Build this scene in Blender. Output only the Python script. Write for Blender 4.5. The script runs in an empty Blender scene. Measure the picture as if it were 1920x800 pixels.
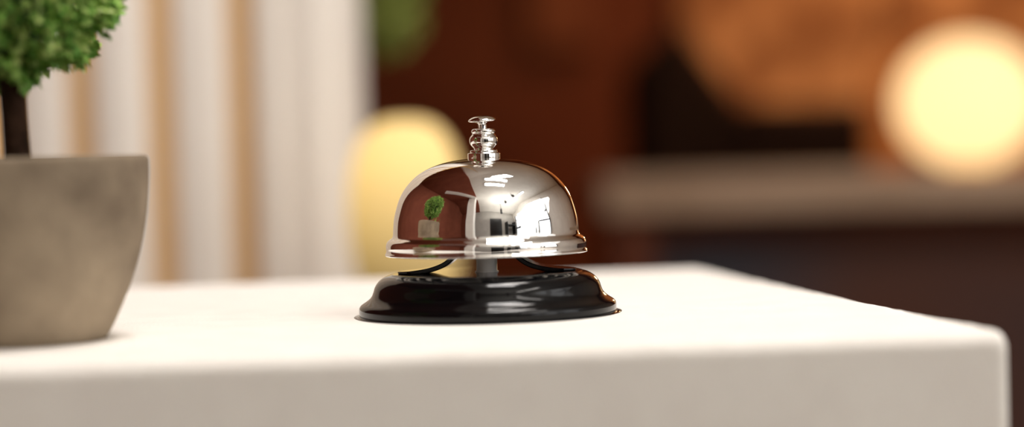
import bpy, bmesh, math, random
from mathutils import Vector, Matrix, noise
random.seed(7)
S = bpy.context.scene
S.view_settings.view_transform = 'Standard'
S.view_settings.look = 'None'
C = bpy.context.collection

# ------------------------------------------------------------ materials
def srgb(r, g, b):
    def f(c):
        c /= 255.0
        return c/12.92 if c <= 0.04045 else ((c+0.055)/1.055)**2.4
    return (f(r), f(g), f(b), 1)

def mat(name, col, rough=0.6, metal=0.0, col2=None, nscale=20, bump=0.0, bscale=200,
        coat=0.0, emit=None, estr=0.0, detail=4, stretch=None, spec=0.5):
    m = bpy.data.materials.new(name); m.use_nodes = True
    nt = m.node_tree; b = nt.nodes['Principled BSDF']
    b.inputs['Base Color'].default_value = col
    b.inputs['Roughness'].default_value = rough
    b.inputs['Metallic'].default_value = metal
    b.inputs['Coat Weight'].default_value = coat
    b.inputs['Coat Roughness'].default_value = 0.03
    b.inputs['Specular IOR Level'].default_value = spec
    tc = nt.nodes.new('ShaderNodeTexCoord')
    vec = tc.outputs['Object']
    if stretch:
        mp = nt.nodes.new('ShaderNodeMapping'); mp.inputs['Scale'].default_value = stretch
        nt.links.new(vec, mp.inputs['Vector']); vec = mp.outputs['Vector']
    if col2 is not None:
        n = nt.nodes.new('ShaderNodeTexNoise'); n.inputs['Scale'].default_value = nscale
        n.inputs['Detail'].default_value = detail
        r = nt.nodes.new('ShaderNodeValToRGB')
        r.color_ramp.elements[0].position = 0.35; r.color_ramp.elements[0].color = col
        r.color_ramp.elements[1].position = 0.65; r.color_ramp.elements[1].color = col2
        nt.links.new(vec, n.inputs['Vector']); nt.links.new(n.outputs['Fac'], r.inputs['Fac'])
        nt.links.new(r.outputs['Color'], b.inputs['Base Color'])
    if bump > 0:
        n2 = nt.nodes.new('ShaderNodeTexNoise'); n2.inputs['Scale'].default_value = bscale
        n2.inputs['Detail'].default_value = 5
        bp = nt.nodes.new('ShaderNodeBump'); bp.inputs['Strength'].default_value = bump
        bp.inputs['Distance'].default_value = 0.002
        nt.links.new(vec, n2.inputs['Vector']); nt.links.new(n2.outputs['Fac'], bp.inputs['Height'])
        nt.links.new(bp.outputs['Normal'], b.inputs['Normal'])
    if emit is not None:
        b.inputs['Emission Color'].default_value = emit
        b.inputs['Emission Strength'].default_value = estr
    return m

M_chrome = mat('chrome', (0.95, 0.94, 0.92, 1), 0.03, 1.0)
M_satin = mat('satin_steel', (1.0, 0.98, 0.96, 1), 0.35, 0.0)
M_black = mat('black_enamel', (0.002, 0.002, 0.0025, 1), 0.10, 0.0, coat=0.0, spec=0.26)
M_top = mat('counter_white', srgb(242, 238, 231), 0.8, col2=srgb(238, 233, 226), nscale=60, bump=0.2, bscale=900, spec=0.2)
M_pot = mat('stone_pot', srgb(118, 104, 88), 0.95, col2=srgb(158, 142, 121), nscale=32, bump=0.2, bscale=300, detail=6, spec=0.1)
M_soil = mat('moss_soil', srgb(70, 60, 40), 1.0, col2=srgb(50, 40, 28), nscale=200, bump=0.8)
M_trunk = mat('bark', srgb(66, 46, 34), 0.9, col2=srgb(38, 26, 18), nscale=150, bump=0.8, bscale=300, spec=0.1)
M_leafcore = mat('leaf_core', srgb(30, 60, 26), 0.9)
M_brown = mat('terracotta_wall', srgb(136, 78, 60), 0.8, col2=srgb(126, 70, 54), nscale=3, spec=0.1)
M_redwall = mat('dark_red_wall', srgb(104, 54, 32), 0.9, col2=srgb(92, 44, 26), nscale=2, spec=0.05)
M_white = mat('white_plaster', srgb(238, 235, 230), 0.8, col2=srgb(231, 227, 222), nscale=4)
M_grey = mat('light_grey_plaster', srgb(180, 177, 172), 0.8, col2=srgb(170, 167, 163), nscale=4)
M_floor = mat('floor_tile', srgb(140, 128, 106), 0.5, col2=srgb(128, 116, 94), nscale=4)
M_wood = mat('orange_wood', srgb(214, 152, 98), 0.7, col2=srgb(124, 72, 38), nscale=6, detail=2, stretch=(1.6, 1.6, 1.2), spec=0.1)
M_glowpanel = mat('red_wood', srgb(128, 70, 38), 0.7, col2=srgb(108, 56, 30), nscale=3, stretch=(3, 3, 0.8), spec=0.1)  # faint orange glow on the back wall, put into a panel's colour
M_halo = mat('amber_wood', srgb(190, 120, 66), 0.8, col2=srgb(165, 98, 50), nscale=12, spec=0.1)
M_stone = mat('beige_stone', srgb(172, 146, 124), 0.8, col2=srgb(150, 124, 102), nscale=5, spec=0.1)
M_char = mat('charcoal', srgb(58, 58, 64), 0.8, col2=srgb(80, 52, 42), nscale=3, detail=1, spec=0.1)
M_redtrim = mat('red_brown_wood', srgb(100, 54, 36), 0.7, col2=srgb(80, 42, 28), nscale=6, spec=0.1)
M_leather = mat('black_leather', srgb(40, 24, 15), 0.9, bump=0.2, bscale=120, spec=0.05)
M_brass = mat('brass', srgb(210, 165, 90), 0.25, 1.0)
M_gloss = mat('black_plastic', srgb(14, 14, 16), 0.3)
M_rope = mat('cord', srgb(180, 160, 130), 0.9)
M_basket = mat('clay_planter', srgb(160, 110, 80), 0.8, col2=srgb(140, 95, 70))

def leaf_mat(name, a, b_, c_):
    m = bpy.data.materials.new(name); m.use_nodes = True
    nt = m.node_tree; b = nt.nodes['Principled BSDF']; b.inputs['Roughness'].default_value = 0.6
    b.inputs['Specular IOR Level'].default_value = 0.25
    g = nt.nodes.new('ShaderNodeNewGeometry'); r = nt.nodes.new('ShaderNodeValToRGB')
    r.color_ramp.elements[0].color = a; r.color_ramp.elements[1].color = c_
    e = r.color_ramp.elements.new(0.5); e.color = b_
    nt.links.new(g.outputs['Random Per Island'], r.inputs['Fac'])
    nt.links.new(r.outputs['Color'], b.inputs['Base Color'])
    return m
M_leaf = leaf_mat('leaf', srgb(88, 138, 54), srgb(138, 180, 82), srgb(196, 215, 130))
M_leaf2 = leaf_mat('leaf_olive', srgb(120, 136, 58), srgb(160, 170, 84), srgb(184, 190, 112))

def curtain_mat():
    m = bpy.data.materials.new('striped_curtain'); m.use_nodes = True
    nt = m.node_tree; b = nt.nodes['Principled BSDF']; b.inputs['Roughness'].default_value = 0.9
    b.inputs['Specular IOR Level'].default_value = 0.1
    tc = nt.nodes.new('ShaderNodeTexCoord'); sp = nt.nodes.new('ShaderNodeSeparateXYZ')
    nt.links.new(tc.outputs['UV'], sp.inputs[0])
    r = nt.nodes.new('ShaderNodeValToRGB'); cr = r.color_ramp
    W = srgb(241, 234, 225); T = srgb(206, 164, 110)  # tan bands paint the warm light in the folds
    cr.elements[0].position = 0.0; cr.elements[0].color = T
    cr.elements[1].position = 1.0; cr.elements[1].color = T
    for p, c in ((0.13, T), (0.20, W), (0.80, W), (0.87, T)):
        e = cr.elements.new(p); e.color = c
    nt.links.new(sp.outputs['X'], r.inputs['Fac'])
    nt.links.new(r.outputs['Color'], b.inputs['Base Color'])
    return m
M_curtain = curtain_mat()

def glow_mat(name, col, dim_z=None, lo=0.4):
    """diffusing lamp shade; optional dimming towards the bottom (bulb sits in the upper half)"""
    m = bpy.data.materials.new(name); m.use_nodes = True
    nt = m.node_tree; b = nt.nodes['Principled BSDF']
    b.inputs['Base Color'].default_value = (0.25, 0.2, 0.12, 1)
    b.inputs['Roughness'].default_value = 0.8; b.inputs['Specular IOR Level'].default_value = 0.1
    b.inputs['Emission Color'].default_value = (*col, 1)
    b.inputs['Emission Strength'].default_value = 1.0
    if dim_z:
        tc = nt.nodes.new('ShaderNodeTexCoord'); sp = nt.nodes.new('ShaderNodeSeparateXYZ')
        mr = nt.nodes.new('ShaderNodeMapRange')
        mr.inputs['From Min'].default_value = dim_z[0]; mr.inputs['From Max'].default_value = dim_z[1]
        mr.inputs['To Min'].default_value = lo; mr.inputs['To Max'].default_value = 1.0
        nt.links.new(tc.outputs['Object'], sp.inputs[0]); nt.links.new(sp.outputs['Z'], mr.inputs['Value'])
        nt.links.new(mr.outputs['Result'], b.inputs['Emission Strength'])
    return m
M_shade = glow_mat('lamp_glow_cream', (1.5, 0.98, 0.46))
M_shade2 = glow_mat('lamp_glow_yellow', (1.05, 0.70, 0.24), (0.085, 0.17), 0.22)
M_panel = mat('light_panel', (1, 0.95, 0.88, 1), 0.8, emit=(1, 0.95, 0.9, 1), estr=18.0)
M_sky = mat('window_daylight', (0.9, 0.95, 1, 1), 0.8, emit=(0.95, 0.97, 1, 1), estr=1.4)

# ------------------------------------------------------------ builders
def finish(name, me, m, loc=(0, 0, 0), parent=None, smooth=True):
    if m: me.materials.append(m)
    if smooth:
        for p in me.polygons: p.use_smooth = True
    o = bpy.data.objects.new(name, me); o.location = loc
    C.objects.link(o)
    if parent: o.parent = parent
    return o

def empty(name, loc, label, cat, group=None):
    o = bpy.data.objects.new(name, None); o.location = loc; o.empty_display_size = 0.02
    C.objects.link(o); o['label'] = label; o['category'] = cat
    if group: o['group'] = group
    return o

def tag(o, label=None, cat=None, kind=None, group=None):
    if label: o['label'] = label
    if cat: o['category'] = cat
    if kind: o['kind'] = kind
    if group: o['group'] = group
    return o

def lathe(name, prof, m, loc=(0, 0, 0), parent=None, seg=128, k=1.0, sub=1, smooth=True):
    pts = [(r*k, z*k) for r, z in prof]
    if sub > 1:
        out = []
        n = len(pts)
        for i in range(n-1):
            p0 = pts[max(i-1, 0)]; p1 = pts[i]; p2 = pts[i+1]; p3 = pts[min(i+2, n-1)]
            for j in range(sub):
                t = j/sub
                q = []
                for a in (0, 1):
                    q.append(0.5*((2*p1[a]) + (-p0[a]+p2[a])*t + (2*p0[a]-5*p1[a]+4*p2[a]-p3[a])*t*t + (-p0[a]+3*p1[a]-3*p2[a]+p3[a])*t**3))
                out.append((max(q[0], 0), q[1]))
        out.append(pts[-1]); pts = out
    bm = bmesh.new(); rings = []
    for r, z in pts:
        if r < 1e-7:
            rings.append([bm.verts.new((0, 0, z))])
        else:
            rings.append([bm.verts.new((r*math.cos(2*math.pi*i/seg), r*math.sin(2*math.pi*i/seg), z)) for i in range(seg)])
    for a, b in zip(rings, rings[1:]):
        if len(a) == 1 and len(b) == 1: continue
        for i in range(seg):
            j = (i+1) % seg
            if len(a) == 1: bm.faces.new((a[0], b[i], b[j]))
            elif len(b) == 1: bm.faces.new((a[i], b[0], a[j]))
            else: bm.faces.new((a[i], b[i], b[j], a[j]))
    bmesh.ops.recalc_face_normals(bm, faces=bm.faces)
    me = bpy.data.meshes.new(name); bm.to_mesh(me); bm.free()
    return finish(name, me, m, loc, parent, smooth)

def box(name, lo, hi, m, parent=None, bevel=0.0):
    cx, cy = (lo[0]+hi[0])/2, (lo[1]+hi[1])/2
    o0 = Vector((cx, cy, lo[2]))
    bm = bmesh.new(); bmesh.ops.create_cube(bm, size=1)
    for v in bm.verts:
        v.co = Vector(((v.co.x)*(hi[0]-lo[0]), (v.co.y)*(hi[1]-lo[1]), (v.co.z+0.5)*(hi[2]-lo[2])))
    if bevel > 0:
        bmesh.ops.bevel(bm, geom=bm.edges[:], offset=bevel, segments=3, affect='EDGES', profile=0.5)
    me = bpy.data.meshes.new(name); bm.to_mesh(me); bm.free()
    return finish(name, me, m, o0, parent, smooth=False)

def prism(name, poly, z0, z1, m, loc, parent=None, bevel=0.0, segs=6, rough=0.0):
    bm = bmesh.new()
    a = [bm.verts.new((x, y, z0)) for x, y in poly]; b = [bm.verts.new((x, y, z1)) for x, y in poly]
    n = len(poly)
    bm.faces.new(a[::-1]); bm.faces.new(b)
    for i in range(n):
        j = (i+1) % n
        bm.faces.new((a[i], a[j], b[j], b[i]))
    if bevel > 0:
        bmesh.ops.bevel(bm, geom=bm.edges[:], offset=bevel, segments=segs, affect='EDGES', profile=0.5)
    if rough > 0:
        # slightly uneven hand-finished edges
        es = [e for e in bm.edges if e.calc_length() > 0.15 and abs(e.verts[0].co.z-e.verts[1].co.z) < 0.01]
        bmesh.ops.subdivide_edges(bm, edges=es, cuts=140, use_grid_fill=True)
        for v in bm.verts:
            d = noise.noise(v.co*45)*0.6+noise.noise(v.co*160)*0.4
            if v.co.z > z1-0.02:
                e_ = (z1-v.co.z)/bevel
                if e_ > 0.02:
                    dirv = Vector((v.co.x, v.co.y, 0)).normalized()
                    v.co += dirv*d*rough
                    v.co.z += d*rough*0.5
    me = bpy.data.meshes.new(name); bm.to_mesh(me); bm.free()
    return finish(name, me, m, loc, parent, smooth=False)

def tube(name, pts, radii, m, loc, parent=None, seg=20):
    bm = bmesh.new(); rings = []
    P = [Vector(p) for p in pts]
    for i, p in enumerate(P):
        t = (P[min(i+1, len(P)-1)]-P[max(i-1, 0)]).normalized()
        x = t.cross(Vector((0, 1, 0.01))).normalized(); y = t.cross(x)
        rings.append([bm.verts.new(p+radii[i]*(x*math.cos(a)+y*math.sin(a))) for a in [2*math.pi*j/seg for j in range(seg)]])
    for a, b in zip(rings, rings[1:]):
        for i in range(seg):
            j = (i+1) % seg; bm.faces.new((a[i], a[j], b[j], b[i]))
    bm.faces.new(rings[0]); bm.faces.new(rings[-1])
    bmesh.ops.recalc_face_normals(bm, faces=bm.faces)
    me = bpy.data.meshes.new(name); bm.to_mesh(me); bm.free()
    return finish(name, me, m, loc, parent)

def leaves(name, blobs, n, size, m, parent, seed=1):
    rnd = random.Random(seed); verts = []; faces = []
    for k in range(n):
        c, r = blobs[rnd.randrange(len(blobs))]
        d = Vector((rnd.gauss(0, 1), rnd.gauss(0, 1), rnd.gauss(0, 1))).normalized()
        tuft = 0.5+1.0*noise.noise(d*4.0+Vector((seed*3.1, 0, 0)))
        rad = 0.75+0.27*tuft+rnd.uniform(-0.06, 0.03)
        p = Vector(c)+Vector((d.x*r[0], d.y*r[1], d.z*r[2]))*rad
        up = (d+Vector((rnd.uniform(-1, 1), rnd.uniform(-1, 1), rnd.uniform(-1, 1)))*0.8).normalized()
        side = up.cross(Vector((rnd.gauss(0, 1), rnd.gauss(0, 1), rnd.gauss(0, 1)))).normalized()
        nr = up.cross(side)
        L = size*rnd.uniform(0.7, 1.4); W = L*0.33
        b = len(verts)
        verts += [p, p+up*L*0.45+side*W+nr*L*0.08, p+up*L+nr*L*0.25, p+up*L*0.45-side*W+nr*L*0.08, p+up*L*0.5-nr*L*0.05]
        faces += [(b, b+1, b+4), (b+1, b+2, b+4), (b+2, b+3, b+4), (b+3, b, b+4)]
    me = bpy.data.meshes.new(name); me.from_pydata([tuple(v) for v in verts], [], faces); me.update()
    return finish(name, me, m, (0, 0, 0), parent)

def blob(name, c, r, m, parent):
    bm = bmesh.new(); bmesh.ops.create_icosphere(bm, subdivisions=4, radius=1)
    for v in bm.verts:
        k = 1+0.10*noise.noise(v.co*3)
        v.co = Vector(c)+Vector((v.co.x*r[0]*k, v.co.y*r[1]*k, v.co.z*r[2]*k))
    me = bpy.data.meshes.new(name); bm.to_mesh(me); bm.free()
    return finish(name, me, m, (0, 0, 0), parent)

T = 1.05
XL, XR, YF, YB, H = -1.6, 2.1, -2.2, 4.2, 2.7
# ------------------------------------------------------------ room
def wallbox(name, lo, hi, m):
    o = box(name, lo, hi, m); o['kind'] = 'structure'; return o
wallbox('floor', (XL, YF, -0.1), (XR, YB, 0.0), M_floor)
wallbox('ceiling', (XL, YF, H), (XR, YB, H+0.1), M_white)
wallbox('trim_1', (XL, YF, H-0.03), (-0.34, YB, H), M_brown)
wallbox('wall_back', (XL, YB, 0), (XR, YB+0.1, H+0.1), M_redwall)
wallbox('wall_left', (XL-0.1, YF, 0), (XL, YB, H+0.1), M_brown)
wallbox('wall_right', (XR, YF, 0), (XR+0.1, YB, H+0.1), M_white)
wallbox('wall_front', (XL, YF-0.1, 0), (XR, YF, H+0.1), M_grey)
wallbox('trim_2', (XL, YF, 0), (-0.75, YF+0.04, H-0.03), M_brown)
bmx = prism('trim_3', [(0.12, -0.10), (0.10, 0.14), (-0.70, 1.25), (-0.86, 1.12)], 0, 0.07, M_white, (-0.44, -0.85, H-0.10))
bmx['kind'] = 'structure'
wallbox('door_1', (0.30, YF, 0), (1.05, YF+0.03, 2.1), M_gloss)
for k_, (ya, yb) in enumerate(((-1.9, -1.25), (-1.0, -0.35), (-0.1, 0.55))):
    wallbox('window_%d' % (k_+1), (XR-0.02, ya, 1.0), (XR, yb, 2.3), M_sky)  # out-of-view windows added to brighten the right side of the dome
    n0 = 10+k_*5
    wallbox('trim_%d' % n0, (XR-0.05, ya-0.05, 0.95), (XR-0.001, ya, 2.35), M_gloss)
    wallbox('trim_%d' % (n0+1), (XR-0.05, yb, 0.95), (XR-0.001, yb+0.05, 2.35), M_gloss)
    wallbox('trim_%d' % (n0+2), (XR-0.05, ya, 1.42), (XR-0.021, yb, 1.47), M_gloss)
    wallbox('trim_%d' % (n0+3), (XR-0.05, ya, 1.84), (XR-0.021, yb, 1.89), M_gloss)
wallbox('window_4', (XL, 0.05, 2.0), (XL+0.02, 0.40, 2.25), M_sky)

# ------------------------------------------------------------ counter
near_l, near_r = (-1.2, 0.433), (0.1350, 0.540)
far_r, far_l = (0.0825, 0.871), (-1.2, 0.69)
cx, cy = -0.5, 0.65
poly = [(x-cx, y-cy) for x, y in (near_l, near_r, far_r, far_l)]
counter = prism('reception_counter', poly, 0, T, M_top, (cx, cy, 0), bevel=0.0045, segs=6, rough=0.0007)
tag(counter, 'white matte reception counter with softly rounded edges under the bell', 'counter')

# ------------------------------------------------------------ bell
K = 1.725e-4
bell = empty('service_bell', (-0.0086, 0.644, T), 'chrome call bell with glossy black base on the white counter', 'bell')
lathe('base', [(0, 0), (232, 0), (239, 1), (241, 3), (241.5, 13), (240.5, 18), (237, 22.5), (230, 27), (223, 32), (217.5, 38), (214, 46), (211.5, 54), (207.5, 61), (201, 68), (191, 74), (178, 77.5), (160, 78.5), (0, 78.5)], M_black, parent=bell, k=K, sub=3)['label'] = 'glossy black enamelled flared base'
outer = [(188.5, 113), (190, 114.5), (189.5, 117), (188, 119.5), (187.5, 123), (188, 129), (187.5, 134), (185.5, 139), (181.5, 143), (177, 146), (175, 149.5), (174, 154), (173.5, 164), (171.5, 182), (167, 200), (161, 218), (152.5, 234), (141, 248.5), (127, 261.5), (110, 272), (91, 280), (69, 286), (46, 289.5), (25, 291), (0, 291.5)]
inner = [(0, 286), (46, 284), (90, 275), (124, 256), (147, 230), (160, 199), (167, 170), (170, 148), (179, 141), (183, 134), (183, 119), (185.5, 114), (188.5, 113)]
lathe('dome', outer[:], M_chrome, parent=bell, k=K, sub=5, seg=192)['label'] = 'polished chrome dome with stepped rolled rim'
lathe('dome_lining', inner, M_chrome, parent=bell, k=K, sub=3, seg=128)
lathe('post', [(0, 77), (22, 77), (22, 80), (19.5, 82), (19.5, 122), (14, 124), (14, 286), (0, 286)], M_satin, parent=bell, k=K, sub=1, seg=48)['label'] = 'bright satin silver post'
path = [(-168, 79.5), (-140, 80), (-115, 82), (-94, 87), (-77, 94), (-64, 103.5), (-53, 114), (-38, 121), (-16, 123)]
def bracket():
    bm = bmesh.new(); w = 32*K
    for sgn in (-1, 1):
        pp = []
        for i in range(len(path)-1):
            for j in range(4):
                t = j/4; p0 = path[max(i-1, 0)]; p1 = path[i]; p2 = path[i+1]; p3 = path[min(i+2, len(path)-1)]
                pp.append(tuple(0.5*((2*p1[a]) + (-p0[a]+p2[a])*t + (2*p0[a]-5*p1[a]+4*p2[a]-p3[a])*t*t + (-p0[a]+3*p1[a]-3*p2[a]+p3[a])*t**3) for a in (0, 1)))
        pp.append(path[-1])
        rows = []
        for i, (x, z) in enumerate(pp):
            a = pp[max(i-1, 0)]; b = pp[min(i+1, len(pp)-1)]
            t = Vector((b[0]-a[0], b[1]-a[1])).normalized(); nx, nz = -t.y, t.x
            q = []
            ww = w*min(1.0, 0.35+0.2*i)
            th = K*min(4.5, 1.8+0.35*i)
            if x > -52: ww *= 0.55
            for s, yy in ((1, -ww), (1, ww), (-1, ww), (-1, -ww)):
                q.append(bm.verts.new((-sgn*(x*K+s*nx*th), yy, z*K+s*nz*th+1*K)))
            rows.append(q)
        for a, b in zip(rows, rows[1:]):
            for i in range(4):
                j = (i+1) % 4; bm.faces.new((a[i], a[j], b[j], b[i]))
        bm.faces.new(rows[0]); bm.faces.new(rows[-1])
    bmesh.ops.recalc_face_normals(bm, faces=bm.faces)
    me = bpy.data.meshes.new('bracket'); bm.to_mesh(me); bm.free()
    o = finish('bracket', me, M_black, (0, 0, 0), bell, smooth=False)
    o.rotation_euler = (0, 0, math.radians(-6))
    md = o.modifiers.new('b', 'BEVEL'); md.width = 0.0003; md.segments = 2
    o['label'] = 'black curved metal spring bracket'
bracket()
lathe('collar', [(0, 289), (28.5, 289), (30, 290), (30.5, 292), (30.5, 299), (30, 301), (28, 302), (26, 302.5), (25.5, 304), (25, 306.5), (19, 307.5), (18, 309.5), (21, 313), (25, 318), (26.5, 324), (25.5, 330), (22, 335), (20.5, 337.5), (22, 340), (22, 343.5), (19, 346.5), (10, 347.5), (0, 347.5)], M_chrome, parent=bell, k=K, sub=3, seg=64)['label'] = 'turned chrome collar with ball'
pl = lathe('plunger', [(0, -8), (7.5, -8), (7.5, 11), (9, 13.5), (14, 15.5), (22, 16.5), (25.5, 18), (25, 20.5), (20, 24), (12, 26.5), (0, 27.5)], M_chrome, parent=bell, k=K, sub=3, seg=64)
pl.location = (-1*K, 0, 344*K); pl.rotation_euler = (math.radians(4), math.radians(-3), 0)
pl['label'] = 'chrome push button on thin stem'

# ------------------------------------------------------------ topiary on counter
tree = empty('potted_topiary', (-0.1465, 0.588, T), 'small round green topiary tree in rough stone pot on counter', 'potted plant')
k2 = 1.589e-4
lathe('pot', [(0, 0), (146, 0), (156, 2), (163, 8), (179, 38), (201, 88), (218, 133), (231, 180), (241, 235), (246, 290), (247, 328), (245, 337), (240, 340), (232, 338), (230, 330), (228, 310), (0, 310)], M_pot, parent=tree, k=k2, sub=2, seg=96)['label'] = 'rough grey-beige stone pot'
lathe('soil', [(0, 322), (120, 320), (226, 312), (226, 306), (0, 306)], M_soil, parent=tree, k=k2, seg=48)
tube('trunk', [(0.0012, 0, 0.047), (0.001, 0, 0.056), (0.0006, 0, 0.066), (0.0002, 0, 0.076), (0.0, 0, 0.10)], [0.0046, 0.0038, 0.0037, 0.0038, 0.0036], M_trunk, (0, 0, 0), tree)
fc = (-0.0030, 0, 0.1085)
fol = leaves('foliage', [(fc, (0.0360, 0.0360, 0.0345))], 9000, 0.0033, M_leaf, tree, 3)
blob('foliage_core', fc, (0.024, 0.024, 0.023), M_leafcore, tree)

# ------------------------------------------------------------ hanging plant
hp = empty('hanging_plant', (-0.098, 1.62, 1.19), 'trailing green plant hanging in a clay planter beside the curtain', 'hanging plant')
lathe('planter', [(0, 0.09), (0.04, 0.09), (0.05, 0.10), (0.06, 0.17), (0.063, 0.18), (0.058, 0.18), (0.05, 0.16), (0, 0.16)], M_basket, parent=hp, seg=48)
leaves('foliage', [((0, 0, 0.035), (0.025, 0.026, 0.036)), ((0.01, 0, 0.08), (0.033, 0.035, 0.04)), ((-0.01, 0, 0.18), (0.07, 0.07, 0.03))], 3500, 0.010, M_leaf2, hp, 5)
for a in (0, 2.1, 4.2):
    tube('cord', [(0.06*math.cos(a), 0.06*math.sin(a), 0.178), (0, 0, 0.5)], [0.0015]*2, M_rope, (0, 0, 0), hp, 6)
tube('cord', [(0, 0, 0.5), (0, 0, 1.51)], [0.0015]*2, M_rope, (0, 0, 0), hp, 6)

# ------------------------------------------------------------ curtain
def curtain():
    s = 1.4/1.3
    x0, x1 = -0.66, -0.0945*s; per = 0.0522*s; ph = -0.227*s; xw = -0.150*s
    N = 500; zs = [0.01, 0.4, 0.8, 1.2, 1.68]
    bm = bmesh.new(); uvl = bm.loops.layers.uv.new('UVMap'); cols = []
    us = []
    for i in range(N+1):
        x = x0+(x1-x0)*i/N
        u = (x-ph)/per; fr = u-math.floor(u)
        if x > xw: fr = 0.5
        y = -0.0024*math.cos(2*math.pi*(u+0.5))+0.002*math.sin(2*math.pi*u*0.37)
        if x > xw: y = 0.0022*math.cos(2*math.pi*(x-xw)/0.048)
        cols.append([bm.verts.new((x-x0, y*(1+0.1*math.sin(z*3)), z)) for z in zs]); us.append(fr)
    for i in range(N):
        a, b = cols[i], cols[i+1]
        ua, ub = us[i], us[i+1]
        if ub < ua and abs(ub-ua) > .5: ub = 1.0
        for j in range(len(zs)-1):
            f = bm.faces.new((a[j], b[j], b[j+1], a[j+1]))
            for l, u in zip(f.loops, (ua, ub, ub, ua)): l[uvl].uv = (u, 0.5)
    me = bpy.data.meshes.new('curtain'); bm.to_mesh(me); bm.free()
    o = finish('curtain', me, M_curtain, (x0, 1.4, 0))
    tag(o, 'white pleated curtain with soft tan vertical stripes', 'curtain')
curtain()
r = tube('curtain_rail', [(-0.32, 0, 0), (0.32, 0, 0)], [0.012, 0.012], M_brass, (-0.38, 1.4, 1.695), None, 12)
tag(r, 'brass curtain rail above the striped curtain', 'curtain rail')
box('rail_hanger', (-0.255, -0.005, 0.0), (-0.245, 0.005, 0.975), M_brass, parent=r)
box('rail_hanger', (0.245, -0.005, 0.0), (0.255, 0.005, 0.975), M_brass, parent=r)

# ------------------------------------------------------------ back desk
desk = empty('back_counter', (0.95, 2.4, 0), 'beige stone topped service counter with dark front', 'counter')
box('worktop', (-0.85, -0.20, 1.029), (1.1, 0.10, 1.071), M_stone, parent=desk, bevel=0.006)
box('side_panel', (-0.835, -0.185, 0.0), (-0.795, 0.09, 1.029), M_redtrim, parent=desk, bevel=0.003)
box('cabinet_body', (-0.79, -0.14, 0.0), (1.08, 0.09, 1.000), M_char, parent=desk)
box('trim_band', (-0.79, -0.15, 1.000), (1.09, 0.095, 1.029), M_redtrim, parent=desk)
# amber board added behind the lamp to catch its orange halo
scr = empty('wooden_screen', (0.63, 2.45, 1.071), 'rounded amber wooden screen behind the table lamp on the counter', 'screen')
def halo_board():
    bm = bmesh.new(); w_, h_, rr = 0.19, 0.165, 0.05; pts = []
    pts += [(-w_, 0), (w_, 0)]
    for i in range(9):
        a = math.pi/2*i/8; pts.append((w_-rr+rr*math.cos(a), h_-rr+rr*math.sin(a)))
    for i in range(9):
        a = math.pi/2+math.pi/2*i/8; pts.append((-w_+rr+rr*math.cos(a), h_-rr+rr*math.sin(a)))
    a_ = [bm.verts.new((x, -0.008, z)) for x, z in pts]; b_ = [bm.verts.new((x, 0.008, z)) for x, z in pts]
    bm.faces.new(a_); bm.faces.new(b_[::-1]); n = len(pts)
    for i in range(n):
        j = (i+1) % n; bm.faces.new((a_[i], b_[i], b_[j], a_[j]))
    bmesh.ops.recalc_face_normals(bm, faces=bm.faces)
    me = bpy.data.meshes.new('board'); bm.to_mesh(me); bm.free()
    finish('board', me, M_halo, (0, 0, 0), scr, smooth=False)
    for sx in (-0.12, 0.12):
        box('foot', (sx-0.01, -0.03, 0.0), (sx+0.01, 0.03, 0.008), M_redtrim, parent=scr)
halo_board()

# lamps
def lamp(name, loc, r, h, m, label, body_h, ball=False):
    e = empty(name, loc, label, 'lamp')
    z0 = body_h
    if ball:
        prof = [(r*math.sin(math.pi*i/16), z0+h*0.5-h*0.5*math.cos(math.pi*i/16)) for i in range(17)]
        prof[0] = (0, z0); prof[-1] = (0, z0+h)
    else:
        prof = [(0, z0), (r*0.55, z0+0.001), (r*0.86, z0+h*0.12), (r*0.98, z0+h*0.32), (r, z0+h*0.5), (r*0.95, z0+h*0.70), (r*0.77, z0+h*0.88), (r*0.45, z0+h*0.98), (0, z0+h)]
    lathe('lamp_shade', prof, m, parent=e, seg=64, sub=3)['label'] = 'glowing warm translucent shade'
    lathe('lamp_base', [(0, 0), (r*0.55, 0), (r*0.55, 0.004), (r*0.15, 0.006), (r*0.12, max(z0*0.5, 0.006)), (r*0.2, z0+0.002), (0, z0+0.002)], M_brass, parent=e, seg=48)
    return e
def point(loc, power, col, size):
    l = bpy.data.lights.new('bulb', 'POINT'); l.energy = power; l.color = col; l.shadow_soft_size = size
    lo = bpy.data.objects.new('bulb_light', l); C.objects.link(lo); lo.location = loc
lamp('table_lamp', (0.525, 2.28, 1.071), 0.082, 0.150, M_shade, 'round cream glowing table lamp on the beige counter', 0.002, ball=True)
point((0.56, 2.9, 1.30), 6, (1, 0.6, 0.28), 0.05)  # unseen light added behind the lamp to warm the wall
lamp('accent_lamp', (-0.068, 1.28, 0.93), 0.037, 0.118, M_shade2, 'yellow glowing lamp with tall rounded shade by the curtain', 0.078)
st = empty('side_table', (-0.068, 1.28, 0), 'small round wooden side table holding the yellow lamp', 'table')
lathe('table_top', [(0, 0.90), (0.09, 0.90), (0.1, 0.91), (0.1, 0.925), (0.095, 0.93), (0, 0.93)], M_redtrim, parent=st, seg=64)
lathe('pedestal', [(0, 0), (0.09, 0), (0.09, 0.015), (0.03, 0.03), (0.025, 0.45), (0.035, 0.90), (0, 0.90)], M_redtrim, parent=st, seg=48)

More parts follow.
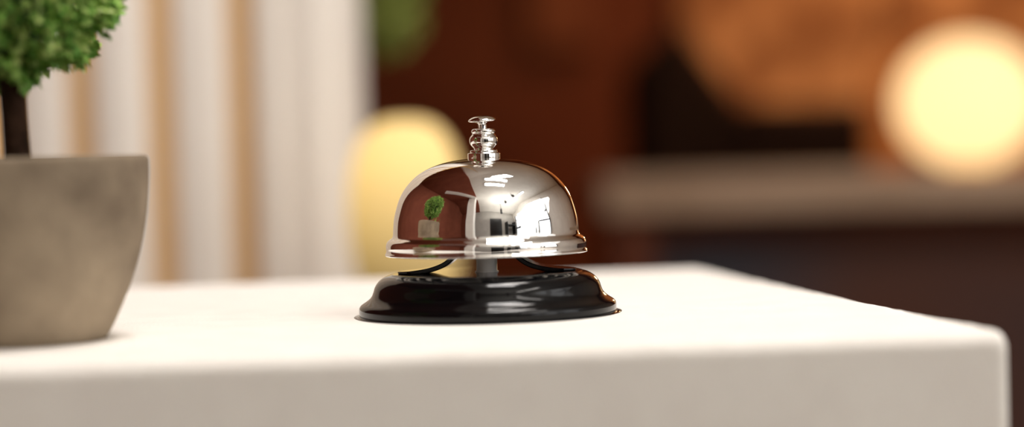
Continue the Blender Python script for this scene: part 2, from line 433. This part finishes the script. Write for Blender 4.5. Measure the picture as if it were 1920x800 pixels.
ch = empty('lounge_chair', (0.5, 3.2, 0), 'black leather high-backed chair behind the beige counter', 'chair')
def sideprism(name, poly, y0, y1, m, parent, bevel=0.015):
    bm = bmesh.new()
    a = [bm.verts.new((x, y0, z)) for x, z in poly]; b = [bm.verts.new((x, y1, z)) for x, z in poly]
    n = len(poly); bm.faces.new(a); bm.faces.new(b[::-1])
    for i in range(n):
        j = (i+1) % n; bm.faces.new((a[i], b[i], b[j], a[j]))
    bmesh.ops.recalc_face_normals(bm, faces=bm.faces)
    bmesh.ops.bevel(bm, geom=bm.edges[:], offset=bevel, segments=3, affect='EDGES', profile=0.5)
    me = bpy.data.meshes.new(name); bm.to_mesh(me); bm.free()
    return finish(name, me, m, (0, 0, 0), parent, smooth=False)
sideprism('backrest', [(-0.30, 1.24), (-0.25, 1.29), (-0.14, 1.14), (-0.02, 0.50), (-0.30, 0.45)], -0.3, 0.3, M_leather, ch)
sideprism('armrest', [(-0.16, 1.0), (-0.16, 1.165), (0.20, 1.165), (0.23, 1.12), (0.23, 0.5), (-0.05, 0.5)], -0.32, 0.32, M_leather, ch)
sideprism('seat', [(-0.28, 0.38), (-0.28, 0.5), (0.24, 0.5), (0.24, 0.38)], -0.3, 0.3, M_leather, ch)
for px in (-0.24, 0.20):
    for py in (-0.26, 0.26):
        lathe('leg', [(0, 0), (0.018, 0), (0.026, 0.39), (0, 0.39)], M_redtrim, (px, py, 0), ch, seg=16)

for (xa, xb, za, m_, lab) in ((0.36, 0.78, 1.0, M_wood, 'orange wood wall panel lit by the table lamp'),
                         (0.79, 1.6, 1.0, M_wood, 'orange wood wall panel lit by the table lamp'),
                         (0.05, 0.18, 1.32, M_glowpanel, 'small reddish wood wall panel on the dark red wall')):
    o = box('wall_panel', (xa, 4.15, za), (xb, 4.2, 2.3), m_, bevel=0.004)
    tag(o, lab, 'wall panel')

# ------------------------------------------------------------ behind the camera
col = box('column', (-0.62, -0.98, 0), (-0.36, -0.72, H-0.10), M_white, bevel=0.01)
tag(col, 'plain white square column near the terracotta wall', 'column')
def panel(loc, sx, sy, power, colr=(1, 0.93, 0.86)):
    o = empty('ceiling_light', loc, 'rectangular white ceiling light panel', 'ceiling light', 'ceiling light panels')
    box('frame', (-sx/2-0.02, -sy/2-0.02, 0.01), (sx/2+0.02, sy/2+0.02, 0.03), M_gloss, parent=o)
    box('diffuser', (-sx/2, -sy/2, 0.0), (sx/2, sy/2, 0.0101), M_panel, parent=o)
    l = bpy.data.lights.new('panel_light', 'AREA'); l.shape = 'RECTANGLE'; l.size = sx; l.size_y = sy
    l.energy = power; l.color = colr
    q = bpy.data.objects.new('panel_light', l); q.location = (loc[0], loc[1], loc[2]-0.01); C.objects.link(q)
panel((0.25, 0.35, 2.67), 0.5, 0.10, 6, (1, 0.96, 0.92))
panel((0.25, 0.65, 2.67), 0.5, 0.10, 6, (1, 0.96, 0.92))
panel((1.3, -0.6, 2.67), 0.08, 1.6, 6)
def hang(x, y):
    o = empty('ceiling_spotlight', (x, y, 2.3), 'small black cylindrical ceiling spotlight', 'ceiling light', 'black ceiling spotlights')
    lathe('housing', [(0, 0), (0.05, 0), (0.06, 0.02), (0.06, 0.16), (0.03, 0.18), (0, 0.18)], M_gloss, parent=o, seg=32)
    lathe('rod', [(0, 0.17), (0.01, 0.17), (0.01, 0.40), (0, 0.40)], M_gloss, parent=o, seg=12)
for x, y in ((0.9, -0.2), (0.9, -0.9), (0.9, -1.6)): hang(x, y)
bk = empty('shelf_unit', (1.55, -1.95, 0), 'dark open shelf unit against the white wall', 'shelf')
for zz in (0.02, 0.5, 1.0, 1.5): box('shelf', (-0.3, -0.2, zz), (0.3, 0.2, zz+0.03), M_gloss, parent=bk)
for xx in (-0.3, 0.27): box('upright', (xx, -0.2, 0), (xx+0.03, 0.2, 1.7), M_gloss, parent=bk)
sp_ = empty('snake_plant', (-1.15, 0.10, 0), 'tall blade-leaved green plant in a white floor planter', 'potted plant')
lathe('planter', [(0, 0), (0.12, 0), (0.15, 0.7), (0.16, 0.72), (0.14, 0.72), (0.13, 0.68), (0, 0.68)], M_white, parent=sp_, seg=48)
def blades():
    rnd = random.Random(4); V = []; F = []
    for i in range(16):
        a = rnd.uniform(0, 6.28); r0 = rnd.uniform(0.01, 0.08); hh = rnd.uniform(0.5, 0.85); ln = rnd.uniform(0.02, 0.12)
        b = len(V); n = 8
        for j in range(n+1):
            t = j/n; w_ = 0.022*(1-t**3)*(0.6+t*0.8) if t < 1 else 0.0005
            x = (r0+ln*t*t)*math.cos(a); y = (r0+ln*t*t)*math.sin(a); z = 0.66+hh*t
            V += [(x-w_*math.sin(a), y+w_*math.cos(a), z), (x+w_*math.sin(a), y-w_*math.cos(a), z)]
        for j in range(n): F.append((b+2*j, b+2*j+1, b+2*j+3, b+2*j+2))
    me = bpy.data.meshes.new('leaf_blades'); me.from_pydata(V, [], F); me.update()
    finish('leaf_blades', me, M_leaf, (0, 0, 0), sp_)
blades()

def area(loc, target, sx, sy, power, colr):
    l = bpy.data.lights.new('area', 'AREA'); l.shape = 'RECTANGLE'; l.size = sx; l.size_y = sy
    l.energy = power; l.color = colr
    q = bpy.data.objects.new('area_light', l); q.location = loc
    q.rotation_euler = (Vector(target)-Vector(loc)).to_track_quat('-Z', 'Y').to_euler(); C.objects.link(q)
area((0.3, 0.9, 2.5), (-0.3, 1.4, 1.2), 0.4, 0.2, 7, (1, 0.93, 0.87))  # unseen fill added to brighten the curtain
area((0.9, -1.1, 1.9), (0.9, -1.1, 2.7), 1.2, 1.2, 22, (1, 0.96, 0.88))  # unseen uplight added to brighten the white ceiling for the dome
area((XR-0.08, -0.1, 1.6), (0, 0.2, 1.2), 2.4, 1.3, 11, (1.0, 0.98, 0.95))  # added fill that goes with the right-wall windows

l = bpy.data.lights.new('wall_washer', 'SPOT'); l.energy = 66; l.color = (1, 0.62, 0.34); l.spot_size = 1.4; l.spot_blend = 1; l.shadow_soft_size = 0.05  # unseen spot added to wash the wood panels in orange
q = bpy.data.objects.new('wall_washer', l); q.location = (1.0, 3.3, 2.4)
q.rotation_euler = (Vector((0.75, 4.15, 1.25))-Vector(q.location)).to_track_quat('-Z', 'Y').to_euler(); C.objects.link(q)

w = bpy.data.worlds.new('World'); S.world = w; w.use_nodes = True
w.node_tree.nodes['Background'].inputs[0].default_value = (1, 0.85, 0.7, 1)
w.node_tree.nodes['Background'].inputs[1].default_value = 0.05

# ------------------------------------------------------------ camera
cd = bpy.data.cameras.new('Camera'); cam = bpy.data.objects.new('Camera', cd); C.objects.link(cam)
cd.lens = 70; cd.sensor_width = 36; cd.clip_start = 0.01
cam.matrix_world = Matrix.Translation((0, 0, T+0.0512)) @ Matrix.Rotation(math.radians(90-1.69), 4, 'X') @ Matrix.Rotation(math.radians(-1.5), 4, 'Z')
cd.dof.use_dof = True; cd.dof.focus_distance = 0.640; cd.dof.aperture_fstop = 3.2; cd.dof.aperture_blades = 0
S.camera = cam
